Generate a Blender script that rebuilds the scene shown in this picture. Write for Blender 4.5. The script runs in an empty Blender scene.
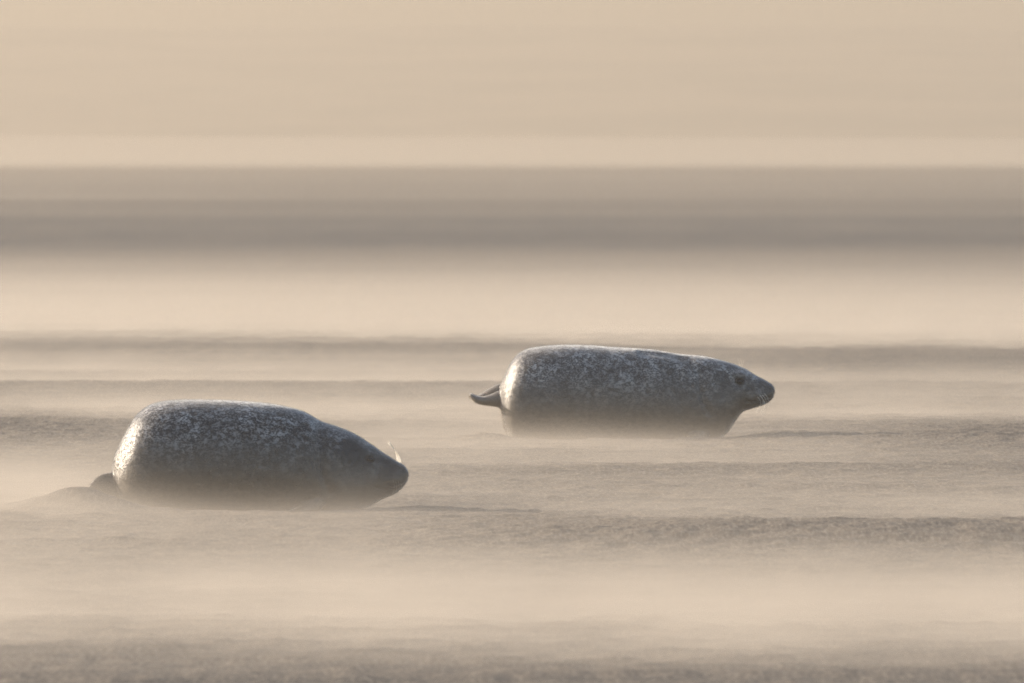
import bpy, bmesh, math, random
import numpy as np
from mathutils import Vector, noise as mnoise
from mathutils.bvhtree import BVHTree

R = math.radians
scn = bpy.context.scene
C = scn.collection

# ------------------------------------------------------------------ camera, sky, sun, exposure
CAM_H = 1.6
PX = 36.0 / 500.0 / 1024.0            # radians per pixel of the 500 mm telephoto
HORIZON_V = 150.0
cam_d = bpy.data.cameras.new('camera')
cam_d.lens = 500
cam_d.sensor_width = 36
cam_d.clip_start = 0.5
cam_d.clip_end = 30000
cam_d.dof.use_dof = True
cam_d.dof.focus_distance = 69.0
cam_d.dof.aperture_fstop = 14.0
cam = bpy.data.objects.new('camera', cam_d)
C.objects.link(cam)
cam.location = (0, 0, CAM_H)
cam.rotation_euler = (R(90) - (341.5 - HORIZON_V) * PX, 0, 0)
scn.camera = cam

SUN_EL, SUN_AZ = 19.0, -58.0          # azimuth from +Y towards +X
world = bpy.data.worlds.new('World')
scn.world = world
world.use_nodes = True
wn = world.node_tree.nodes
sky = wn.new('ShaderNodeTexSky')
sky.sky_type = 'NISHITA'
sky.sun_disc = False
sky.sun_elevation = R(SUN_EL)
sky.sun_rotation = R(SUN_AZ)
sky.air_density = 1.0
sky.dust_density = 1.6
sky.ozone_density = 1.0
wn['Background'].inputs['Strength'].default_value = 0.12
world.node_tree.links.new(sky.outputs['Color'], wn['Background'].inputs['Color'])

sun_d = bpy.data.lights.new('sun', 'SUN')
sun_d.energy = 5.0
sun_d.angle = R(0.5)
sun_d.color = (1.0, 0.85, 0.68)
sun = bpy.data.objects.new('sun', sun_d)
C.objects.link(sun)
to_sun = Vector((math.sin(R(SUN_AZ)) * math.cos(R(SUN_EL)), math.cos(R(SUN_AZ)) * math.cos(R(SUN_EL)), math.sin(R(SUN_EL))))
sun.rotation_euler = to_sun.to_track_quat('Z', 'Y').to_euler()
sun.location = (-30, 40, 30)

vs = scn.view_settings
vs.view_transform = 'Standard'
vs.look = 'None'
vs.exposure = 1.0
vs.gamma = 1.0
vs.use_curve_mapping = False
cy = scn.cycles
cy.use_denoising = True
cy.denoising_prefilter = 'FAST'
cy.volume_bounces = 2
cy.max_bounces = 5
cy.transparent_max_bounces = 64


# ------------------------------------------------------------------ helpers
def dist_at(v, z=0.0):
    """distance of the point at height z over the sand that shows at picture row v"""
    return (CAM_H - z) / ((v - HORIZON_V) * PX)


def mesh_obj(name, verts, faces, mat=None, parent=None, smooth=True):
    me = bpy.data.meshes.new(name)
    me.from_pydata([tuple(map(float, v)) for v in verts], [], faces)
    me.update()
    if smooth:
        me.polygons.foreach_set('use_smooth', [True] * len(me.polygons))
    o = bpy.data.objects.new(name, me)
    C.objects.link(o)
    if mat:
        me.materials.append(mat)
    if parent:
        o.parent = parent
    return o


class Nodes:
    """tiny node-tree writer"""
    def __init__(self, name):
        self.m = bpy.data.materials.new(name)
        self.m.use_nodes = True
        self.t = self.m.node_tree
        self.t.nodes.clear()
        self.out = self.t.nodes.new('ShaderNodeOutputMaterial')

    def n(self, kind, **kw):
        nd = self.t.nodes.new('ShaderNode' + kind)
        for k, v in kw.items():
            setattr(nd, k, v)
        return nd

    def l(self, a, b):
        self.t.links.new(a, b)

    def put(self, sock, v):
        if isinstance(v, bpy.types.NodeSocket):
            self.l(v, sock)
        else:
            sock.default_value = v

    def math(self, op, a, b=0.0, clamp=False):
        nd = self.n('Math', operation=op, use_clamp=clamp)
        self.put(nd.inputs[0], a)
        self.put(nd.inputs[1], b)
        return nd.outputs[0]

    def noise(self, vec, scale=(1, 1, 1), detail=3.0, rough=0.5, dist=0.0, offset=(0, 0, 0)):
        mp = self.n('Mapping')
        mp.inputs['Scale'].default_value = scale
        mp.inputs['Location'].default_value = offset
        self.l(vec, mp.inputs['Vector'])
        nd = self.n('TexNoise')
        nd.inputs['Scale'].default_value = 1.0
        nd.inputs['Detail'].default_value = detail
        nd.inputs['Roughness'].default_value = rough
        nd.inputs['Distortion'].default_value = dist
        self.l(mp.outputs[0], nd.inputs['Vector'])
        return nd.outputs[0]

    def remap(self, v, a, b, c=0.0, d=1.0, smooth=False):
        nd = self.n('MapRange')
        nd.clamp = True
        if smooth:
            nd.interpolation_type = 'SMOOTHSTEP'
        self.put(nd.inputs[0], v)
        for i, x in enumerate((a, b, c, d)):
            nd.inputs[1 + i].default_value = x
        return nd.outputs[0]

    def mix(self, f, a, b):
        nd = self.n('Mix', data_type='RGBA')
        self.put(nd.inputs[0], f)
        for s, v in ((nd.inputs[6], a), (nd.inputs[7], b)):
            if isinstance(v, tuple):
                s.default_value = (v[0], v[1], v[2], 1)
            else:
                self.l(v, s)
        return nd.outputs[2]

    def ramp(self, f, stops):
        nd = self.n('ValToRGB')
        el = nd.color_ramp.elements
        while len(el) < len(stops):
            el.new(0.5)
        for e, (p, v) in zip(el, stops):
            e.position = p
            e.color = (v, v, v, 1) if not isinstance(v, tuple) else (*v, 1)
        nd.color_ramp.interpolation = 'EASE'
        self.l(f, nd.inputs[0])
        return nd.outputs[0]


# ------------------------------------------------------------------ sand flat
def val_noise(x, y, seed=0):
    """smooth value noise, numpy arrays in, -1..1 out"""
    xi, yi = np.floor(x).astype(np.int64), np.floor(y).astype(np.int64)
    fx, fy = x - xi, y - yi
    fx, fy = fx * fx * fx * (fx * (6 * fx - 15) + 10), fy * fy * fy * (fy * (6 * fy - 15) + 10)

    def h(a, b):
        n = (a * 374761393 + b * 668265263 + seed * 974711) & 0xffffffff
        n = ((n ^ (n >> 13)) * 1274126177) & 0xffffffff
        n = n ^ (n >> 16)
        return (n & 0xffff) / 32767.5 - 1.0
    a = h(xi, yi) * (1 - fx) + h(xi + 1, yi) * fx
    b = h(xi, yi + 1) * (1 - fx) + h(xi + 1, yi + 1) * fx
    return a * (1 - fy) + b * fy


LEFT_D = dist_at(510.0)
RIGHT_D = dist_at(440.0)


def seal_x(u, d):
    return (u - 512.0) * PX * d


# low sand ridges lying across the view: (distance, lean in x, height, near-side length, far-side length, x range)
RIDGES = [
    (dist_at(524, 0.075), -0.55, 0.085, 0.7, 2.6, (0.0, 9.0)),
    (dist_at(503, 0.05), 0.2, 0.05, 1.4, 3.0, (-9.0, -2.1)),
    (dist_at(433, 0.055), -0.20, 0.055, 1.3, 4.0, (1.6, 12.0)),
    (dist_at(424, 0.085), 0.10, 0.085, 2.0, 5.0, (-12.0, -2.3)),
    (dist_at(385, 0.050), 0.30, 0.050, 2.0, 4.0, (-12.0, 4.0)),
    (dist_at(358, 0.090), -0.30, 0.090, 3.5, 7.0, (0.8, 16.0)),
    (dist_at(403, 0.035), 0.15, 0.035, 0.7, 3.0, (1.5, 12.0)),
    (dist_at(468, 0.028), -0.25, 0.028, 0.5, 2.0, (0.2, 9.0)),
    (dist_at(489, 0.025), -0.15, 0.025, 0.5, 2.0, (0.8, 9.0)),
    (dist_at(396, 0.030), 0.25, 0.030, 0.7, 3.0, (-12.0, 0.6)),
    (dist_at(460, 0.025), 0.20, 0.025, 0.6, 2.0, (-9.0, -2.2)),
    (dist_at(347, 0.070), -0.40, 0.070, 3.0, 7.0, (-16.0, 1.0)),
]


def sand_height(x, y):
    z = 0.010 * val_noise(x / 9.0, y / 2.6, 3) + 0.005 * val_noise(x / 4.5 + 7, y / 1.2, 5)
    z += 0.004 * val_noise(x / 1.8, y / 0.5, 8) + 0.004 * val_noise(x / 0.5, y / 0.26, 9)
    z += 0.006 * val_noise(x / 0.16, y / 0.11, 14) + 0.006 * val_noise(x / 0.085, y / 0.12, 15) + 0.004 * val_noise(x / 0.05, y / 0.12, 16)
    for d, lean, hgt, near, far, (x0, x1) in RIDGES:
        yc = d + lean * x * 0.25 + 0.35 * val_noise(x / 3.5, x * 0 + d, 11) + 0.05 * val_noise(x / 0.6, x * 0 + d, 12)
        t = y - yc
        p = np.where(t < 0, np.exp(-(t / near) ** 2), np.exp(-(t / far) ** 2))
        m = 1 / (1 + np.exp(-(x - x0) * 2.2)) / (1 + np.exp((x - x1) * 2.2))
        z += hgt * p * m
    # drifts gathered round the seals
    def bump(cx, cyy, rx, ry, a):
        return a * np.exp(-((x - cx) / rx) ** 2 - ((y - cyy) / ry) ** 2)
    z += bump(seal_x(84, LEFT_D), LEFT_D - 0.50, 0.22, 0.45, 0.10)
    z += bump(seal_x(400, LEFT_D), LEFT_D - 0.25, 0.25, 0.3, 0.03)
    z += bump(seal_x(498, RIGHT_D), RIGHT_D - 0.2, 0.18, 0.3, 0.05)
    z += bump(seal_x(760, RIGHT_D), RIGHT_D + 0.1, 0.35, 0.4, 0.03)
    z += bump(seal_x(741, dist_at(527)), dist_at(527) + 0.1, 0.06, 0.10, 0.022)
    fade = 1 / (1 + np.exp((y - 200) / 30.0))
    far = 0.05 * val_noise(x / 60.0, y / 30.0, 21) + 0.02 * val_noise(x / 25.0, y / 12.0, 22)
    # keep the sand level under the seals' bellies
    for cx, d in ((seal_x(258, LEFT_D), LEFT_D), (seal_x(625, RIGHT_D), RIGHT_D)):
        w = np.exp(-((x - cx) / 0.72) ** 6 - ((y - d) / 0.45) ** 4)
        z = z * (1 - 0.85 * w)
    return z * fade + far * (1 - fade)


def axis(dense_a, dense_b, step, lo, hi, grow):
    pts = list(np.arange(dense_a, dense_b + 1e-6, step))
    s = step
    while pts[-1] < hi:
        s *= grow
        pts.append(min(pts[-1] + s, hi))
    s = step
    while pts[0] > lo:
        s *= grow
        pts.insert(0, max(pts[0] - s, lo))
    return np.array(pts)


def build_sand(mat):
    xs = axis(-3.8, 3.8, 0.022, -5000, 5000, 1.12)
    ys = axis(50.0, 94.0, 0.055, -300, 9000, 1.03)
    X, Y = np.meshgrid(xs, ys)
    Z = sand_height(X, Y)
    nx, ny = len(xs), len(ys)
    co = np.stack([X, Y, Z], -1).reshape(-1, 3)
    idx = np.arange(nx * ny).reshape(ny, nx)
    q = np.stack([idx[:-1, :-1], idx[:-1, 1:], idx[1:, 1:], idx[1:, :-1]], -1).reshape(-1, 4)
    me = bpy.data.meshes.new('sand_flat')
    me.vertices.add(len(co))
    me.vertices.foreach_set('co', co.ravel())
    me.loops.add(q.size)
    me.loops.foreach_set('vertex_index', q.ravel())
    me.polygons.add(len(q))
    me.polygons.foreach_set('loop_start', np.arange(0, q.size, 4))
    me.polygons.foreach_set('use_smooth', np.ones(len(q), bool))
    me.update(calc_edges=True)
    me.validate()
    me.materials.append(mat)
    o = bpy.data.objects.new('sand_flat', me)
    C.objects.link(o)
    o['kind'] = 'structure'
    o['label'] = 'wide flat tan sand with low wind-combed ridges'
    return o


def sand_material():
    N = Nodes('damp_sand')
    tc = N.n('TexCoord')
    P = tc.outputs['Object']
    big = N.noise(P, (0.05, 0.16, 1), 4, 0.55)
    mid = N.noise(P, (0.5, 1.6, 1), 5, 0.6)
    fine = N.noise(P, (14, 26, 10), 4, 0.65)
    dry = (0.170, 0.140, 0.108)
    damp = (0.058, 0.051, 0.045)
    streak = N.noise(P, (0.7, 2.6, 1), 4, 0.65)
    f = N.math('ADD', N.math('ADD', N.math('MULTIPLY', big, 0.35), N.math('MULTIPLY', mid, 0.30)), N.math('MULTIPLY', streak, 0.35))
    col = N.mix(N.remap(f, 0.42, 0.58), damp, dry)
    col = N.mix(N.math('MULTIPLY', N.remap(fine, 0.35, 0.7), 0.35), col, (0.10, 0.082, 0.068))
    grain = N.noise(P, (9.0, 3.2, 1), 5, 0.7)
    col = N.mix(N.math('MULTIPLY', N.remap(grain, 0.40, 0.66), 0.55), col, (0.085, 0.070, 0.058))
    speck = N.noise(P, (55.0, 9.0, 1), 3, 0.7)
    col = N.mix(N.math('MULTIPLY', N.remap(speck, 0.50, 0.66), 0.6), col, (0.26, 0.225, 0.18))
    col = N.mix(N.math('MULTIPLY', N.remap(speck, 0.48, 0.34), 0.7), col, (0.030, 0.027, 0.025))
    # the wet belt of the lower beach
    sep = N.n('SeparateXYZ')
    N.l(P, sep.inputs[0])
    yy = N.math('ADD', sep.outputs[1], N.math('MULTIPLY', N.math('SUBTRACT', N.noise(P, (0.045, 0.02, 1), 4), 0.5), 70.0))
    wet = N.ramp(N.math('DIVIDE', yy, 1500.0), [(0.0, 0.0), (0.10, 0.0), (0.135, 0.12), (0.150, 0.50), (0.163, 0.97), (0.205, 0.97), (0.25, 0.45), (0.32, 0.25), (0.55, 0.32), (1.0, 0.30)])
    wet = N.math('MULTIPLY', wet, N.remap(N.noise(P, (0.5, 0.05, 1), 6, 0.75), 0.36, 0.6, 0.6, 1.0))
    col = N.mix(wet, col, (0.028, 0.031, 0.037))
    b = N.n('BsdfPrincipled')
    N.l(col, b.inputs['Base Color'])
    b.inputs['Roughness'].default_value = 0.9
    b.inputs['Specular IOR Level'].default_value = 0.15
    h = N.math('ADD', N.math('MULTIPLY', N.noise(P, (3.2, 5.0, 1), 5, 0.65), 1.6), N.math('MULTIPLY', fine, 0.35))
    bp = N.n('Bump')
    bp.inputs['Strength'].default_value = 0.6
    bp.inputs['Distance'].default_value = 0.02
    N.l(h, bp.inputs['Height'])
    N.l(bp.outputs[0], b.inputs['Normal'])
    N.l(b.outputs[0], N.out.inputs['Surface'])
    return N.m


SAND = build_sand(sand_material())


# ------------------------------------------------------------------ air: even haze, and the sand blown along the ground
def box(name, x0, x1, y0, y1, z0, z1, mat):
    v = [(x, y, z) for z in (z0, z1) for y in (y0, y1) for x in (x0, x1)]
    f = [(0, 2, 3, 1), (4, 5, 7, 6), (0, 1, 5, 4), (2, 6, 7, 3), (0, 4, 6, 2), (1, 3, 7, 5)]
    o = mesh_obj(name, v, f, mat, smooth=False)
    o['kind'] = 'stuff'
    return o


def haze_material():
    N = Nodes('hazy_air')
    pv = N.n('VolumePrincipled')
    pv.inputs['Color'].default_value = (0.458, 0.410, 0.354, 1)
    pv.inputs['Density'].default_value = 0.0009
    pv.inputs['Anisotropy'].default_value = 0.55
    N.l(pv.outputs[0], N.out.inputs['Volume'])
    return N.m


def build_dunes(mat):
    """line of low dunes closing the beach far behind"""
    xs = np.linspace(-2600, 2600, 261)
    ys = np.linspace(2600, 3300, 36)
    X, Y = np.meshgrid(xs, ys)
    t = (Y - 2600) / 700.0
    Z = (26 + 7 * val_noise(X / 210, Y / 400, 51) + 2 * val_noise(X / 90, Y / 160, 52)) * np.clip(np.sin(np.pi * np.clip(t, 0, 1)) ** 0.8, 0, 1)
    Z += 0.7 * val_noise(X / 22, Y / 30, 53) * np.clip(t * 6, 0, 1) - 0.6
    nx = len(xs)
    idx = np.arange(Z.size).reshape(Z.shape)
    q = np.stack([idx[:-1, :-1], idx[:-1, 1:], idx[1:, 1:], idx[1:, :-1]], -1).reshape(-1, 4)
    o = mesh_obj('dunes', np.stack([X, Y, Z], -1).reshape(-1, 3), q.tolist(), mat)
    o['kind'] = 'structure'
    o['label'] = 'faint line of dunes lost in haze behind the beach'
    return o


def dune_material():
    N = Nodes('dune_sand_and_grass')
    tc = N.n('TexCoord')
    n = N.noise(tc.outputs['Object'], (0.02, 0.03, 0.12), 5, 0.6)
    b = N.n('BsdfPrincipled')
    N.l(N.mix(N.remap(n, 0.42, 0.6), (0.36, 0.28, 0.18), (0.20, 0.165, 0.10)), b.inputs['Base Color'])
    b.inputs['Roughness'].default_value = 0.95
    N.l(b.outputs[0], N.out.inputs['Surface'])
    return N.m


build_dunes(dune_material())
haze = box('haze', -5200, 5200, -400, 9300, -1.5, 40.0, haze_material())
haze['label'] = 'pale sandy haze hanging in the air over the beach'


def dust_material(name, density):
    N = Nodes(name)
    pv = N.n('VolumePrincipled')
    pv.inputs['Color'].default_value = DUST_COL
    pv.inputs['Anisotropy'].default_value = 0.45
    pv.inputs['Density'].default_value = density
    N.l(pv.outputs[0], N.out.inputs['Volume'])
    return N.m


DUST_COL = (0.568, 0.520, 0.462, 1)
# how thick the streams run: (picture row of that distance, strength 2.6 m to the left, in the middle, 2.6 m to the right)
STREAMS = [(820, .3, .3, .3), (760, .06, .06, .06), (705, .02, .02, .02), (686, .04, .04, .04), (668, .22, .22, .22), (645, .95, .95, .95), (610, 1.15, 1.15, 1.15), (590, .85, .75, .6),
           (572, .55, .4, .28), (555, .30, .12, .07), (532, .52, .12, .03), (526, .34, .20, .08), (520, .55, .30, .60), (512, .55, .36, .45), (503, .42, .28, .20), (490, .80, .20, .12), (478, .55, .18, .12),
           (462, .18, .42, .12), (450, .07, .66, .05), (440, .05, .50, .05), (431, .04, .28, .05), (422, .08, .35, .30), (413, .55, .5, .55), (402, .6, .55, .42), (392, .5, .55, .5),
           (383, .34, .45, .35), (372, .32, .30, .08), (358, .22, .17, .04), (352, .22, .18, .08), (345, .22, .35, .5), (338, .3, .55, .6), (325, .70, .70, .70), (305, .32, .32, .32), (290, .17, .17, .17),
           (270, .07, .07, .07), (255, .025, .025, .025), (245, .012, .012, .012), (232, .014, .014, .014), (220, .008, .008, .008), (205, .008, .008, .008), (190, .008, .008, .008), (178, .005, .005, .005)]


def stream_material(name, rows, peak, hscale, far):
    """sand streaming low over the ground in long bands, thinning upward"""
    N = Nodes(name)
    tc = N.n('TexCoord')
    P = tc.outputs['Object']
    sep = N.n('SeparateXYZ')
    N.l(P, sep.inputs[0])
    x, y, z = sep.outputs

    def noise2(sx, sy, detail, off):
        mp = N.n('Mapping')
        mp.inputs['Scale'].default_value = (sx, sy, 0)
        mp.inputs['Location'].default_value = (off, off * 0.7, 0)
        N.l(P, mp.inputs['Vector'])
        nd = N.n('TexNoise', noise_dimensions='2D')
        nd.inputs['Scale'].default_value = 1.0
        nd.inputs['Detail'].default_value = detail
        N.l(mp.outputs[0], nd.inputs['Vector'])
        return N.math('SUBTRACT', nd.outputs[0], 0.5)
    if far:
        n1 = noise2(0.05, 0.012, 1.0, 4.0)
        yy = N.math('ADD', y, N.math('MULTIPLY', n1, N.math('MULTIPLY', y, 0.10)))
        amp = N.math('MULTIPLY', n1, 1.2)
    else:
        n1 = noise2(0.22, 0.40, 2.0, 4.0)
        n2 = noise2(1.1, 0.35, 1.0, 9.0)
        yy = N.math('ADD', y, N.math('MULTIPLY', n1, 5.0))
        amp = N.math('ADD', N.math('MULTIPLY', n1, 1.6), N.math('MULTIPLY', n2, 1.3))
    r0, r1 = rows[-1][0], rows[0][0]
    v = N.math('ADD', N.math('DIVIDE', CAM_H / PX, yy), HORIZON_V)
    t = N.math('DIVIDE', N.math('SUBTRACT', v, r0), r1 - r0)
    srt = sorted(rows)
    ramps = [N.ramp(t, [((r[0] - r0) / (r1 - r0), r[k]) for r in srt]) for k in ((1,) if far else (1, 2, 3))]
    if far:
        b = ramps[0]
    else:
        u = N.math('DIVIDE', x, 2.6)           # -1 two and a half metres to the left, +1 to the right
        l = N.math('MULTIPLY', ramps[0], N.math('MULTIPLY', u, -1.0, True))
        r = N.math('MULTIPLY', ramps[2], N.math('MULTIPLY', u, 1.0, True))
        m = N.math('MULTIPLY', ramps[1], N.math('SUBTRACT', 1.0, N.math('ABSOLUTE', u), True))
        b = N.math('ADD', m, N.math('ADD', N.math('MINIMUM', l, 2.0), N.math('MINIMUM', r, 2.0)))
        # heap of blown sand where the stream meets the nearer seal's tail
        hx = N.math('POWER', N.math('DIVIDE', N.math('SUBTRACT', x, seal_x(48, LEFT_D)), 0.34), 2.0)
        hy = N.math('POWER', N.math('DIVIDE', N.math('SUBTRACT', y, LEFT_D - 0.9), 0.9), 2.0)
        b = N.math('ADD', b, N.math('MULTIPLY', N.math('POWER', 2.71828, N.math('MULTIPLY', N.math('ADD', hx, hy), -1.0)), 4.0))
    e1 = N.math('POWER', 2.71828, N.math('SUBTRACT', amp, N.math('DIVIDE', z, hscale)))
    d = N.math('MULTIPLY', b, N.math('MULTIPLY', e1, peak))
    pv = N.n('VolumePrincipled')
    pv.inputs['Color'].default_value = DUST_COL
    pv.inputs['Anisotropy'].default_value = 0.45
    N.l(d, pv.inputs['Density'])
    N.l(pv.outputs[0], N.out.inputs['Volume'])
    return N.m


near_rows = [r for r in STREAMS if r[0] >= 300]
near_rows = [r for r in near_rows if r[0] not in (820, 526, 503, 392)][:32]
far_rows = [r for r in STREAMS if r[0] <= 325]
NEAR0, NEAR1, FAR1 = 34.0, 130.0, 900.0
mat_near = stream_material('blown_sand_air', near_rows, 0.85, 0.062, False)
near = box('blown_sand', -12, 12, NEAR0, NEAR1, -0.06, 0.40, mat_near)
near['label'] = 'low streams of pale sand blown around the two seals'
mat_near.cycles.volume_step_rate = 0.8 / (0.1 * (24 + NEAR1 - NEAR0 + 0.46) / 3)
mat_far = stream_material('far_blown_sand_air', far_rows, 0.55, 0.085, True)
far = box('blown_sand', -80, 80, NEAR1 + 0.01, FAR1, -0.12, 0.55, mat_far)
far['label'] = 'low veil of sand blown over the distant beach'
mat_far.cycles.volume_step_rate = 5.0 / (0.1 * (160 + FAR1 - NEAR1 + 0.67) / 3)
cy.volume_max_steps = 64


def far_bank(mat):
    """bank of blown sand standing over the far end of the beach"""
    xs = np.linspace(-1200, 1200, 61)
    ys = np.linspace(1100, 2500, 29)
    X, Y = np.meshgrid(xs, ys)
    t = (Y - 1100) / 1400
    Z = 3.6 * np.abs(np.sin(np.pi * t)) ** 2.0 * (1 + 0.3 * val_noise(X / 160, Y / 300, 61)) - 0.05
    top = np.stack([X, Y, Z], -1).reshape(-1, 3)
    bot = top.copy()
    bot[:, 2] = -0.8
    nx, ny = len(xs), len(ys)
    idx = np.arange(nx * ny).reshape(ny, nx)
    q = np.stack([idx[:-1, :-1], idx[:-1, 1:], idx[1:, 1:], idx[1:, :-1]], -1).reshape(-1, 4)
    rim = np.concatenate([idx[0, :], idx[1:, -1], idx[-1, -2::-1], idx[-2:0:-1, 0]])
    o = len(top)
    side = [(int(b), int(a), int(a) + o, int(b) + o) for a, b in zip(rim, np.roll(rim, -1))]
    ob = mesh_obj('blown_sand', np.concatenate([top, bot]), q.tolist() + side + [(int(f[3]) + o, int(f[2]) + o, int(f[1]) + o, int(f[0]) + o) for f in q], mat, smooth=False)
    ob['kind'] = 'stuff'
    ob['label'] = 'pale bank of blown sand along the horizon'


far_bank(dust_material('horizon_blown_sand_air', 0.0030))


# ------------------------------------------------------------------ seals
def catmull(pts, n):
    p = np.array(pts, float)
    p = np.vstack([2 * p[0] - p[1], p, 2 * p[-1] - p[-2]])
    out = []
    for i in range(1, len(p) - 2):
        a, b, c, d = p[i - 1:i + 3]
        for k in range(n):
            t = k / n
            out.append(0.5 * (2 * b + (c - a) * t + (2 * a - 5 * b + 4 * c - d) * t * t + (3 * b - a - 3 * c + d) * t ** 3))
    out.append(p[-2])
    return np.array(out)


def loft(rings):
    """rings: list of (m,3) arrays, closed with fans"""
    m = len(rings[0])
    v = [p for r in rings for p in r]
    f = []
    for i in range(len(rings) - 1):
        for k in range(m):
            k2 = (k + 1) % m
            f.append((i * m + k, i * m + k2, (i + 1) * m + k2, (i + 1) * m + k))
    a = len(v)
    v.append(np.mean(rings[0], 0))
    v.append(np.mean(rings[-1], 0))
    e = (len(rings) - 1) * m
    for k in range(m):
        k2 = (k + 1) % m
        f.append((a, k2, k))
        f.append((a + 1, e + k, e + k2))
    return v, f


def tube(pts, rad, seg=6):
    pts = [Vector(p) for p in pts]
    rings = []
    for i, p in enumerate(pts):
        t = (pts[min(i + 1, len(pts) - 1)] - pts[max(i - 1, 0)]).normalized()
        a = t.orthogonal().normalized()
        b = t.cross(a)
        r = rad[i] if hasattr(rad, '__len__') else rad
        rings.append([np.array(p + a * (math.cos(2 * math.pi * k / seg) * r) + b * (math.sin(2 * math.pi * k / seg) * r)) for k in range(seg)])
    return loft(rings)


def fur_material(name, s, faces, dark, pale, scale_k, seed, fleck, tail_x, tail_col, hair=False):
    """mottled seal coat: dark grey with pale flecks and rings, darker face"""
    N = Nodes(name)
    tc = N.n('TexCoord')
    P = tc.outputs['Object']
    k = scale_k
    big = N.noise(P, (7 * k, 7 * k, 8 * k), 4, 0.6, offset=(seed, 0, 0))
    spot = N.noise(P, (30 * k, 34 * k, 40 * k), 4, 0.65, 0.5, offset=(0, seed, 0))
    fine = N.noise(P, (85 * k, 95 * k, 120 * k), 2, 0.6, 0.2, offset=(0, 0, seed))
    vo = N.n('TexVoronoi', feature='F1')
    vo.inputs['Scale'].default_value = 34 * k
    dist = N.n('VectorMath', operation='ADD')
    nz = N.n('TexNoise')
    nz.inputs['Scale'].default_value = 22
    N.l(P, nz.inputs['Vector'])
    sc = N.n('VectorMath', operation='SCALE')
    N.l(nz.outputs['Color'], sc.inputs[0])
    sc.inputs['Scale'].default_value = 0.06
    N.l(P, dist.inputs[0])
    N.l(sc.outputs[0], dist.inputs[1])
    N.l(dist.outputs[0], vo.inputs['Vector'])
    ring = N.remap(N.math('ABSOLUTE', N.math('SUBTRACT', vo.outputs['Distance'], 0.46)), 0.0, 0.16, 1.0, 0.0)
    sep = N.n('SeparateXYZ')
    N.l(P, sep.inputs[0])
    back = N.remap(sep.outputs[2], 0.15, 0.42, 0.2, 1.0)
    a = N.remap(N.math('ADD', N.math('MULTIPLY', spot, 0.6), N.math('MULTIPLY', fine, 0.4)), 0.485, 0.565)
    mot = N.math('MAXIMUM', a, N.math('MULTIPLY', ring, N.remap(fine, 0.42, 0.62)))
    mot = N.math('MULTIPLY', mot, N.math('MULTIPLY', N.remap(big, 0.36, 0.60, 0.42, 1.0), N.math('MULTIPLY', back, fleck)))
    base = N.mix(N.remap(big, 0.35, 0.7), tuple(c * 0.75 for c in dark), tuple(c * 1.35 for c in dark))
    col = N.mix(mot, base, pale)
    # belly and lower flanks are a plainer brown-grey
    col = N.mix(N.math('MULTIPLY', N.remap(sep.outputs[2], 0.10, 0.36, 1.0, 0.0), 0.7), col, N.mix(N.remap(spot, 0.35, 0.65), (0.075, 0.060, 0.048), (0.19, 0.155, 0.122)))
    for face, face_r, face_k in faces:
        d = N.n('VectorMath', operation='DISTANCE')
        N.l(P, d.inputs[0])
        d.inputs[1].default_value = face
        fm = N.remap(N.math('ADD', d.outputs['Value'], N.math('MULTIPLY', N.math('SUBTRACT', spot, 0.5), 0.10)), face_r * 0.5, face_r, face_k, 0.0, True)
        col = N.mix(fm, col, tuple(c * 0.62 for c in dark))
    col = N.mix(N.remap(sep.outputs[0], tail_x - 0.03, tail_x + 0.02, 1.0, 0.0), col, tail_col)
    b = N.n('BsdfPrincipled')
    N.l(col, b.inputs['Base Color'])
    b.inputs['Roughness'].default_value = 0.31
    b.inputs['Specular IOR Level'].default_value = 0.75
    b.inputs['Sheen Weight'].default_value = 1.0
    b.inputs['Sheen Roughness'].default_value = 0.3
    bp = N.n('Bump')
    bp.inputs['Strength'].default_value = 0.35
    bp.inputs['Distance'].default_value = 0.006
    N.l(N.noise(P, (140, 320, 320), 2, 0.6), bp.inputs['Height'])
    N.l(bp.outputs[0], b.inputs['Normal'])
    N.l(b.outputs[0], N.out.inputs['Surface'])
    if hair:                              # single hairs let light through
        tr = N.n('BsdfTranslucent')
        N.l(N.mix(0.28, col, (0.80, 0.75, 0.68)), tr.inputs['Color'])
        mx = N.n('MixShader')
        mx.inputs[0].default_value = 0.55
        N.l(b.outputs[0], mx.inputs[1])
        N.l(tr.outputs[0], mx.inputs[2])
        N.l(mx.outputs[0], N.out.inputs['Surface'])
    return N.m


def simple_mat(name, col, rough, spec=0.5, trans=0.0):
    N = Nodes(name)
    tc = N.n('TexCoord')
    n = N.noise(tc.outputs['Object'], (90, 90, 90), 3)
    b = N.n('BsdfPrincipled')
    N.l(N.mix(n, tuple(c * 0.75 for c in col), tuple(min(1, c * 1.25) for c in col)), b.inputs['Base Color'])
    b.inputs['Roughness'].default_value = rough
    b.inputs['Specular IOR Level'].default_value = spec
    if trans:
        tr = N.n('BsdfTranslucent')
        tr.inputs['Color'].default_value = (*col, 1)
        mx = N.n('MixShader')
        mx.inputs[0].default_value = trans
        N.l(b.outputs[0], mx.inputs[1])
        N.l(tr.outputs[0], mx.inputs[2])
        N.l(mx.outputs[0], N.out.inputs['Surface'])
    else:
        N.l(b.outputs[0], N.out.inputs['Surface'])
    return N.m


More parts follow.
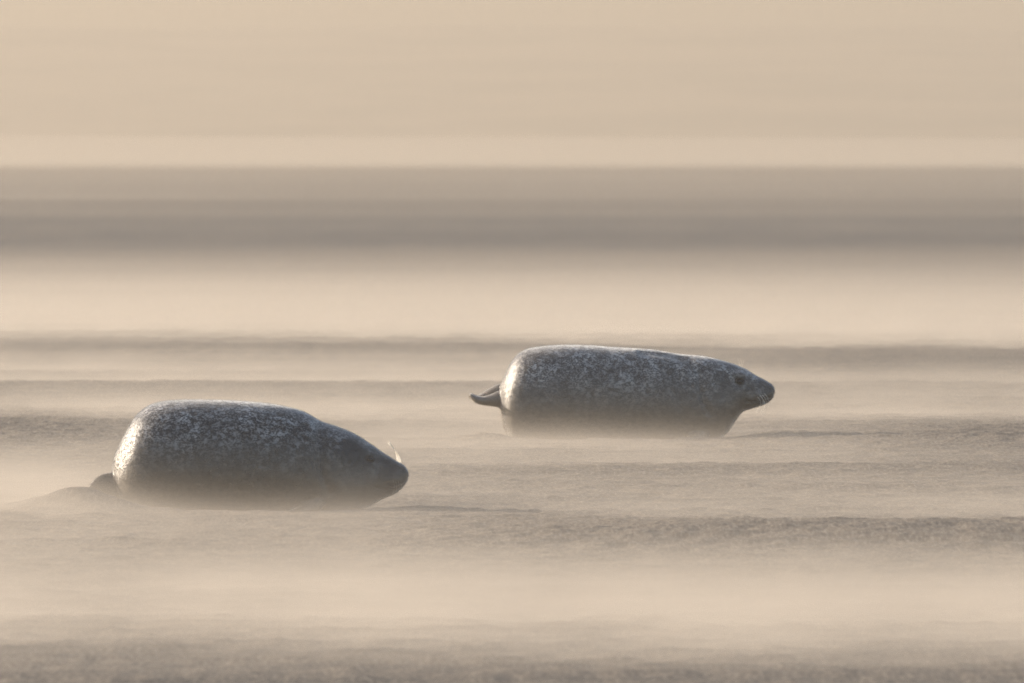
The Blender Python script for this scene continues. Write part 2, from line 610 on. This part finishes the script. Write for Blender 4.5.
MAT_EYE = simple_mat('wet_dark_eye', (0.012, 0.010, 0.009), 0.08)
MAT_NOSE = simple_mat('damp_nose_skin', (0.022, 0.020, 0.020), 0.38)
MAT_LID = simple_mat('dark_eyelid_skin', (0.03, 0.027, 0.025), 0.5)
MAT_WHISKER = simple_mat('pale_whisker', (0.95, 0.92, 0.86), 0.35, 0.6, 0.8)
MAT_CLAW = simple_mat('dark_claw', (0.03, 0.026, 0.024), 0.4)


class Seal:
    """a seal laid out from a side-on drawing: u to the right, v down (both in drawing units), lateral towards the far side"""
    def __init__(self, s, u0, v0, d, z0=0.0):
        self.s, self.u0, self.v0, self.d, self.z0 = s, u0, v0, d, z0
        self.root = bpy.data.objects.new('seal', None)
        self.root.empty_display_size = 0.2
        C.objects.link(self.root)
        self.root.location = (seal_x(u0, d), d, z0)

    def p(self, u, v, lat=0.0):
        return np.array(((u - self.u0) * self.s, lat * self.s, (self.v0 - v) * self.s))

    def body(self, pairs, flippers, feats, mat, voxel, squash=2.25):
        P = catmull([(*t, *b, w, l) for t, b, w, l in pairs], 6)
        M = 48
        rings = []
        for tu, tv, bu, bv, w, lat in P:
            w = max(w, 1.0)
            T, B = self.p(tu, tv, lat), self.p(bu, bv, lat)
            c, h = (T + B) / 2, (T - B) / 2
            ring = []
            for k in range(M):
                a = 2 * math.pi * k / M
                sa, ca = math.sin(a), math.cos(a)
                e = 2 / squash
                yy = math.copysign(abs(ca) ** e, ca) * w * self.s
                zz = math.copysign(abs(sa) ** e, sa)
                yy *= 1.0 - 0.10 * zz
                ring.append(c + h * zz + np.array((0, yy, 0)))
            rings.append(ring)
        V, F = loft(rings)
        V = list(V)
        for path in flippers:                     # path: list of (u, v, lat, half-height, half-width)
            Q = catmull(path, 5)
            rs = []
            for i, (u, v, l, hh, hw) in enumerate(Q):
                nxt, prv = Q[min(i + 1, len(Q) - 1)], Q[max(i - 1, 0)]
                t = Vector(self.p(*nxt[:3]) - self.p(*prv[:3])).normalized()
                side = Vector((0, 1, 0))
                side = (side - t * side.dot(t)).normalized()
                up = side.cross(t).normalized()
                cc = Vector(self.p(u, v, l))
                rs.append([np.array(cc + up * (math.sin(2 * math.pi * k / 20) * max(hh, 0.5) * self.s) + side * (math.cos(2 * math.pi * k / 20) * max(hw, 0.5) * self.s)) for k in range(20)])
            v2, f2 = loft(rs)
            o = len(V)
            V += v2
            F += [tuple(i + o for i in f) for f in f2]
        src = mesh_obj('seal_source', V, F)
        bm = bmesh.new()
        bm.from_mesh(src.data)
        bmesh.ops.recalc_face_normals(bm, faces=bm.faces)
        bm.to_mesh(src.data)
        bm.free()
        md = src.modifiers.new('r', 'REMESH')
        md.mode = 'VOXEL'
        md.voxel_size = voxel
        sm = src.modifiers.new('s', 'SMOOTH')
        sm.factor = 0.5
        sm.iterations = 3
        dg = bpy.context.evaluated_depsgraph_get()
        me = bpy.data.meshes.new_from_object(src.evaluated_get(dg))
        bpy.data.objects.remove(src)
        n = len(me.vertices)
        co = np.empty(n * 3)
        me.vertices.foreach_get('co', co)
        co = co.reshape(-1, 3)
        no = np.empty(n * 3)
        me.vertices.foreach_get('normal', no)
        no = no.reshape(-1, 3)
        u = co[:, 0] / self.s + self.u0
        v = self.v0 - co[:, 2] / self.s
        disp = np.zeros(n)
        for f in feats:
            if f[0] == 'dot':                     # u, v, su, sv, amount
                _, fu, fv, su, sv, am = f
                g = np.exp(-((u - fu) / su) ** 2 - ((v - fv) / sv) ** 2)
                disp += am * g * np.clip(np.abs(no[:, 1]) * 1.6, 0, 1)
            else:                                 # crease along a polyline
                _, pl, sg, am = f
                best = np.full(n, 1e9)
                for (a0, b0), (a1, b1) in zip(pl[:-1], pl[1:]):
                    du, dv = a1 - a0, b1 - b0
                    t = np.clip(((u - a0) * du + (v - b0) * dv) / (du * du + dv * dv), 0, 1)
                    best = np.minimum(best, np.hypot(u - a0 - t * du, v - b0 - t * dv))
                disp += am * np.exp(-(best / sg) ** 2) * np.clip(np.abs(no[:, 1]) * 3.0, 0, 1)
        # soft unevenness of blubber
        for i in range(n):
            c = co[i]
            disp[i] += 0.9 * mnoise.noise(Vector((c[0] * 5, c[1] * 5, c[2] * 5 + self.u0)))
        co = co + no * (disp * self.s)[:, None]
        # belly flattened where it lies on the sand
        low = co[:, 2] < -0.03
        co[low, 2] = -0.03
        me.vertices.foreach_set('co', co.ravel())
        me.update()
        me.polygons.foreach_set('use_smooth', [True] * len(me.polygons))
        me.materials.clear()
        me.materials.append(mat)
        me.name = 'body'
        o = bpy.data.objects.new('body', me)
        C.objects.link(o)
        o.parent = self.root
        self.body_obj = o
        bm = bmesh.new()
        bm.from_mesh(me)
        self.bvh = BVHTree.FromBMesh(bm)
        bm.free()
        return o

    def surf(self, u, v, side=-1):
        """point and normal on the flank at drawing position u, v (side -1 faces the camera)"""
        q = self.p(u, v, side * 200)
        hit = self.bvh.ray_cast(Vector(q), Vector((0, -side, 0)))
        if hit[0] is None:
            near = self.bvh.find_nearest(Vector(self.p(u, v, 0)))
            return near[0], near[1]
        return hit[0], hit[1]

    def eye(self, u, v, r, sink=0.55, open_=0.75):
        for side in (-1, 1):
            p, n = self.surf(u, v, side)
            c = p - n * (r * self.s * sink)
            vv, ff = [], []
            rings = []
            for i in range(9):
                a = math.pi * (i + 0.5) / 9
                rings.append([np.array((math.sin(a) * math.cos(2 * math.pi * k / 16), math.cos(a) * 1.0, math.sin(a) * math.sin(2 * math.pi * k / 16) * open_)) * r * self.s + np.array(c) for k in range(16)])
            vv, ff = loft(rings)
            e = mesh_obj('eye', vv, ff, MAT_EYE, self.root)
            # lids: a soft rim round the eye, parented to it
            t = n.orthogonal().normalized()
            ux = Vector((1, 0, 0))
            ux = (ux - n * ux.dot(n)).normalized()
            uz = n.cross(ux).normalized()
            pts = []
            for k in range(25):
                a = 2 * math.pi * k / 24
                q = p + ux * (math.cos(a) * r * self.s * 1.12) + uz * (math.sin(a) * r * self.s * open_ * 1.1)
                h = self.bvh.find_nearest(q)
                pts.append(h[0] - h[1] * (0.1 * r * self.s))
            tv, tf = tube(pts, 0.24 * r * self.s, 7)
            mesh_obj('eyelid', tv, tf, MAT_LID, e)

    def whisker(self, path, r=0.0011):
        q = catmull(path, 5)
        pts = [Vector(self.p(*a)) for a in q]
        rad = [r * (1 - 0.75 * i / (len(pts) - 1)) for i in range(len(pts))]
        v, f = tube(pts, rad, 5)
        mesh_obj('whisker', v, f, MAT_WHISKER, self.root)

    def fur(self, mat, count, length, width, seed):
        """short coat hairs lying back along the body"""
        me = self.body_obj.data
        me.calc_loop_triangles()
        tri = np.empty(len(me.loop_triangles) * 3, np.int64)
        me.loop_triangles.foreach_get('vertices', tri)
        tri = tri.reshape(-1, 3)
        co = np.empty(len(me.vertices) * 3)
        me.vertices.foreach_get('co', co)
        co = co.reshape(-1, 3)
        no = np.empty(len(me.vertices) * 3)
        me.vertices.foreach_get('normal', no)
        no = no.reshape(-1, 3)
        a, b, c = co[tri[:, 0]], co[tri[:, 1]], co[tri[:, 2]]
        area = np.linalg.norm(np.cross(b - a, c - a), axis=1)
        area[(a[:, 2] < 0.0)] = 0
        rng = np.random.default_rng(seed)
        pick = rng.choice(len(tri), count, p=area / area.sum())
        r1, r2 = np.sqrt(rng.random(count)), rng.random(count)
        w = np.stack([1 - r1, r1 * (1 - r2), r1 * r2], 1)[:, :, None]
        p = (co[tri[pick]] * w).sum(1)
        nn = (no[tri[pick]] * w).sum(1)
        nn /= np.linalg.norm(nn, axis=1, keepdims=True) + 1e-9
        flow = np.tile(np.array((-1.0, 0, -0.25)), (count, 1)) + rng.normal(0, 0.22, (count, 3))
        flow -= nn * (flow * nn).sum(1, keepdims=True)
        flow /= np.linalg.norm(flow, axis=1, keepdims=True) + 1e-9
        L = length * rng.uniform(0.6, 1.25, (count, 1))
        tip = p + flow * L * 0.86 + nn * L * rng.uniform(0.25, 0.65, (count, 1))
        side = np.cross(flow, nn) * width
        base = p - nn * 0.001
        vv = np.stack([base - side, base + side, tip], 1).reshape(-1, 3)
        f = np.arange(count * 3).reshape(-1, 3)
        m = bpy.data.meshes.new('fur')
        m.vertices.add(len(vv))
        m.vertices.foreach_set('co', vv.ravel())
        m.loops.add(count * 3)
        m.loops.foreach_set('vertex_index', f.ravel())
        m.polygons.add(count)
        m.polygons.foreach_set('loop_start', np.arange(0, count * 3, 3))
        m.update(calc_edges=True)
        m.materials.append(mat)
        o = bpy.data.objects.new('fur', m)
        C.objects.link(o)
        o.parent = self.root
        o['kind'] = 'stuff'
        return o


# --- the farther seal, head up, looking right
rs = Seal(RIGHT_D * PX, 625.0, 440.0, RIGHT_D)
R_COAT = ('grey_mottled_coat', rs.s, [(tuple(rs.p(770, 390, -12)), 0.11, 0.95), (tuple(rs.p(739, 379, -24)), 0.05, 0.6), (tuple(rs.p(720, 380, -30)), 0.07, 0.6)], (0.072, 0.064, 0.060), (0.66, 0.625, 0.585), 1.2, 2.3, 0.95, (500 - 625) * rs.s, (0.21, 0.178, 0.148))
pairs = [((499.5, 395), (500.5, 409), 9, 2), ((501, 385), (503, 423), 26, 2), ((505, 373.5), (507, 434), 38, 2), ((512, 361), (514, 441), 46, 2),
         ((524, 350.5), (528, 444), 51, 2), ((545, 345.8), (550, 445), 53, 2), ((580, 345.2), (580, 445), 53, 2), ((620, 347.2), (620, 445), 52, 2),
         ((652, 350), (655, 445), 48, 1), ((682, 354.2), (690, 444), 42, -2), ((706, 356.6), (714, 441), 36, -5), ((724, 360.5), (727, 433), 29, -7),
         ((736, 364.6), (735.5, 421), 25, -8), ((745, 368.6), (742, 412.5), 21, -9), ((752, 373), (750, 409), 18, -9), ((758.5, 377), (758, 406.5), 16.5, -10),
         ((765.5, 380.8), (765, 404), 14.5, -10), ((771.3, 384.8), (770.6, 400), 10.5, -10), ((774, 389), (773, 396), 5, -10)]
flips = [[(516, 400, -8, 10, 9), (502, 399, -8, 9, 8), (492, 400, -9, 6, 7), (483, 400.5, -9, 4.2, 8), (476, 399, -10, 3.6, 9), (472, 396.2, -10, 2.8, 9), (470, 393.5, -10, 1.6, 8)],
         [(516, 394, 8, 10, 9), (502, 391, 8, 8, 8), (492, 392.5, 9, 5, 8), (484, 396, 10, 3.6, 9), (478, 397.5, 10, 2.5, 9), (474, 398, 10, 1.2, 5)],
         [(705, 426, -28, 9, 6), (698, 436, -33, 8, 6), (686, 441, -38, 4, 8), (672, 443, -42, 2.4, 8), (664, 443.5, -44, 1.2, 5)],
         [(705, 424, 28, 9, 6), (698, 434, 36, 8, 6), (686, 439, 44, 4, 9), (672, 441, 50, 2.4, 10), (664, 441.5, 52, 1.2, 5)]]
feats = [('dot', 739, 381, 6.5, 5, -2.4), ('dot', 735, 373.5, 7, 2.6, 1.3), ('dot', 742, 374.5, 3.0, 1.8, 1.2), ('dot', 760, 395, 7, 5, 1.8), ('dot', 749, 386, 4, 4, -0.9),
         ('line', [(771, 399.2), (762, 400.5), (753, 403), (746, 400.5)], 1.3, -2.0), ('dot', 769.5, 388.5, 1.6, 1.3, -1.3),
         ('dot', 721, 384, 2.0, 1.6, -1.0), ('line', [(640, 352), (668, 355), (688, 360), (699, 374), (701, 395), (708, 412)], 3.2, -2.0), ('line', [(674, 366), (678, 390), (684, 420)], 5.0, -1.0), ('dot', 712, 372, 9, 9, 1.2),
         ('dot', 722, 402, 12, 10, 1.2), ('line', [(640, 372), (630, 400), (636, 430)], 9.0, -0.6)]
fur_r = fur_material(*R_COAT)
rs.body(pairs, flips, feats, fur_r, 0.0065)
rs.eye(739, 381, 4.3, 0.45, 0.72)
for dv, du, sp in ((0, 0, 0), (1.5, -2, 1), (2.6, -4, 2), (0.8, -5, 0.5), (3.2, -7, 1.5), (4.0, -3, 2.6)):
    for side in (-1, 1):
        p, n = rs.surf(764 + du, 393 + dv, side)
        l0 = p.y / rs.s
        rs.whisker([(764 + du, 393 + dv, l0), (767 + du, 397 + dv + sp * .3, l0 + side * 5), (768.5 + du * 1.3, 402 + dv + sp, l0 + side * 9), (767.5 + du * 1.7, 408 + dv + sp * 1.4, l0 + side * 11)], 0.0013)
for k, (du, dv) in enumerate(((0, 0), (1.3, 0.6), (-1.5, -.5))):
    p, n = rs.surf(739 + du, 369.5 + dv, -1)
    l0 = p.y / rs.s
    rs.whisker([(739 + du, 369.5 + dv, l0), (740.5 + du, 365.5 + dv, l0 - 2), (741 + du * 1.6, 361.5 + dv, l0 - 3), (740 + du * 2, 358.5 + dv, l0 - 3)], 0.0006)
rs.fur(fur_material(*R_COAT, hair=True), 110000, 0.013, 0.0008, 4)
rs.root['label'] = 'pale grey mottled seal with head raised, lying farther back on the right'
rs.root['category'] = 'seal'
rs.root['group'] = 'seals resting on the sand'

# --- the nearer seal, head lowered into the wind
ls = Seal(LEFT_D * PX, 258.0, 510.0, LEFT_D)
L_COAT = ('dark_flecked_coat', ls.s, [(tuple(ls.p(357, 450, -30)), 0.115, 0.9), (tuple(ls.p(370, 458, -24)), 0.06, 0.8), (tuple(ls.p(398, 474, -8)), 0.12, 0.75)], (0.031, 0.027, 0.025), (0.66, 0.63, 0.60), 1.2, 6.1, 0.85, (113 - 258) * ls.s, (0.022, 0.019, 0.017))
pairs = [((112.5, 465), (113, 478), 12, 0), ((114.3, 455), (116, 492), 28, 0), ((119, 444.5), (121, 505), 40, 0), ((127, 429.5), (130, 513), 50, 0),
         ((138, 414), (142, 516), 57, 0), ((154, 403.8), (160, 516), 61, 0), ((180, 399.7), (185, 516), 63, 0), ((215, 399.6), (215, 516), 63, 0),
         ((250, 401.8), (250, 516), 62, 0), ((280, 405.3), (280, 516), 58, 0), ((303, 411.5), (305, 516), 53, 1), ((321, 421.8), (325, 515), 46, 2),
         ((338, 427.2), (343, 514), 41, 3), ((355, 434), (357, 512), 35, 5), ((371, 444), (370, 506.5), 28, 6), ((384, 453), (381, 500), 22, 7),
         ((396, 460.8), (393, 494.5), 18, 8), ((403, 465), (400.5, 489.5), 14, 9), ((407, 470), (405.5, 483), 8.5, 9), ((408.3, 474), (407.6, 478.5), 3, 9)]
flips = [[(134, 484, -16, 14, 12), (122, 485, -20, 15, 9), (113, 489.5, -22, 18.3, 6), (106, 492.5, -23, 18, 5), (100, 496, -23, 16, 4.2), (95, 499.5, -23, 13, 3.6), (90, 503, -23, 8, 3), (86, 507, -23, 3, 2.5)],
         [(132, 484, 16, 12, 16), (120, 487, 17, 9, 14), (116, 490, 18, 6, 15), (112, 494, 19, 4, 12), (108, 498, 19, 1.6, 7)],
         [(318, 495, -33, 12, 8), (310, 507, -37, 9, 8), (296, 512, -42, 5, 10), (280, 514, -46, 3, 11), (270, 515, -48, 1.4, 6)],
         [(318, 488, 44, 12, 8), (310, 501, 52, 10, 8), (296, 507, 60, 5, 11), (280, 510, 66, 3, 13), (270, 511, 68, 1.4, 6)]]
feats = [('dot', 369, 458, 6, 5, -1.6), ('dot', 361, 448, 8, 4, 1.0), ('dot', 392, 480, 9, 7, 1.8), ('dot', 379, 468, 6, 5, -0.8),
         ('line', [(403, 485), (393, 488), (383, 490), (376, 487)], 1.5, -1.2), ('dot', 402.5, 470, 1.8, 1.5, -1.3),
         ('dot', 351, 461, 2.2, 1.8, -1.0), ('line', [(322, 421), (319, 445), (323, 470), (330, 492)], 4.5, -2.4), ('dot', 336, 452, 9, 14, 1.4), ('line', [(300, 420), (296, 455), (302, 495)], 9.0, -0.7),
         ('dot', 350, 485, 14, 12, 1.2)]
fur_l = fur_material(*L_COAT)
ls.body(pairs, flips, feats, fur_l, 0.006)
ls.eye(370, 458.5, 4.6, 0.5, 0.65)
rnd = random.Random(5)
for k in range(6):
    bu, bv = 396.5 + 0.8 * k, 463.5 + 0.6 * k
    p, n = ls.surf(bu, bv + 1.5, 1)
    l0 = p.y / ls.s
    tu, tv = 388.2 + rnd.uniform(-0.5, 0.9), 441.0 + 0.8 * k + rnd.uniform(-0.6, 0.6)
    ls.whisker([(bu, bv + 1.5, l0 - 0.5), (bu + 0.1, bv * 0.75 + tv * 0.25, l0 + 2), (bu * 0.66 + tu * 0.34 + 0.6, bv * 0.42 + tv * 0.58, l0 + 3), (tu, tv, l0 + 4)], 0.0025)
for k in range(8):                        # the rest of the moustache, drooping
    side = -1 if k % 2 else 1
    bu, bv = 392 + 1.2 * k, 481 + rnd.uniform(-2, 2)
    p, n = ls.surf(bu, bv, side)
    l0 = p.y / ls.s
    ls.whisker([(bu, bv, l0), (bu + 1, bv + 4, l0 + side * 4), (bu + 1, bv + 9, l0 + side * 7), (bu - 1, bv + 14, l0 + side * 9)], 0.0004)
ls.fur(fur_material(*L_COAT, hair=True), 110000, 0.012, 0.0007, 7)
ls.root['label'] = 'dark flecked seal with head lowered, lying nearer on the left'
ls.root['category'] = 'seal'
ls.root['group'] = 'seals resting on the sand'
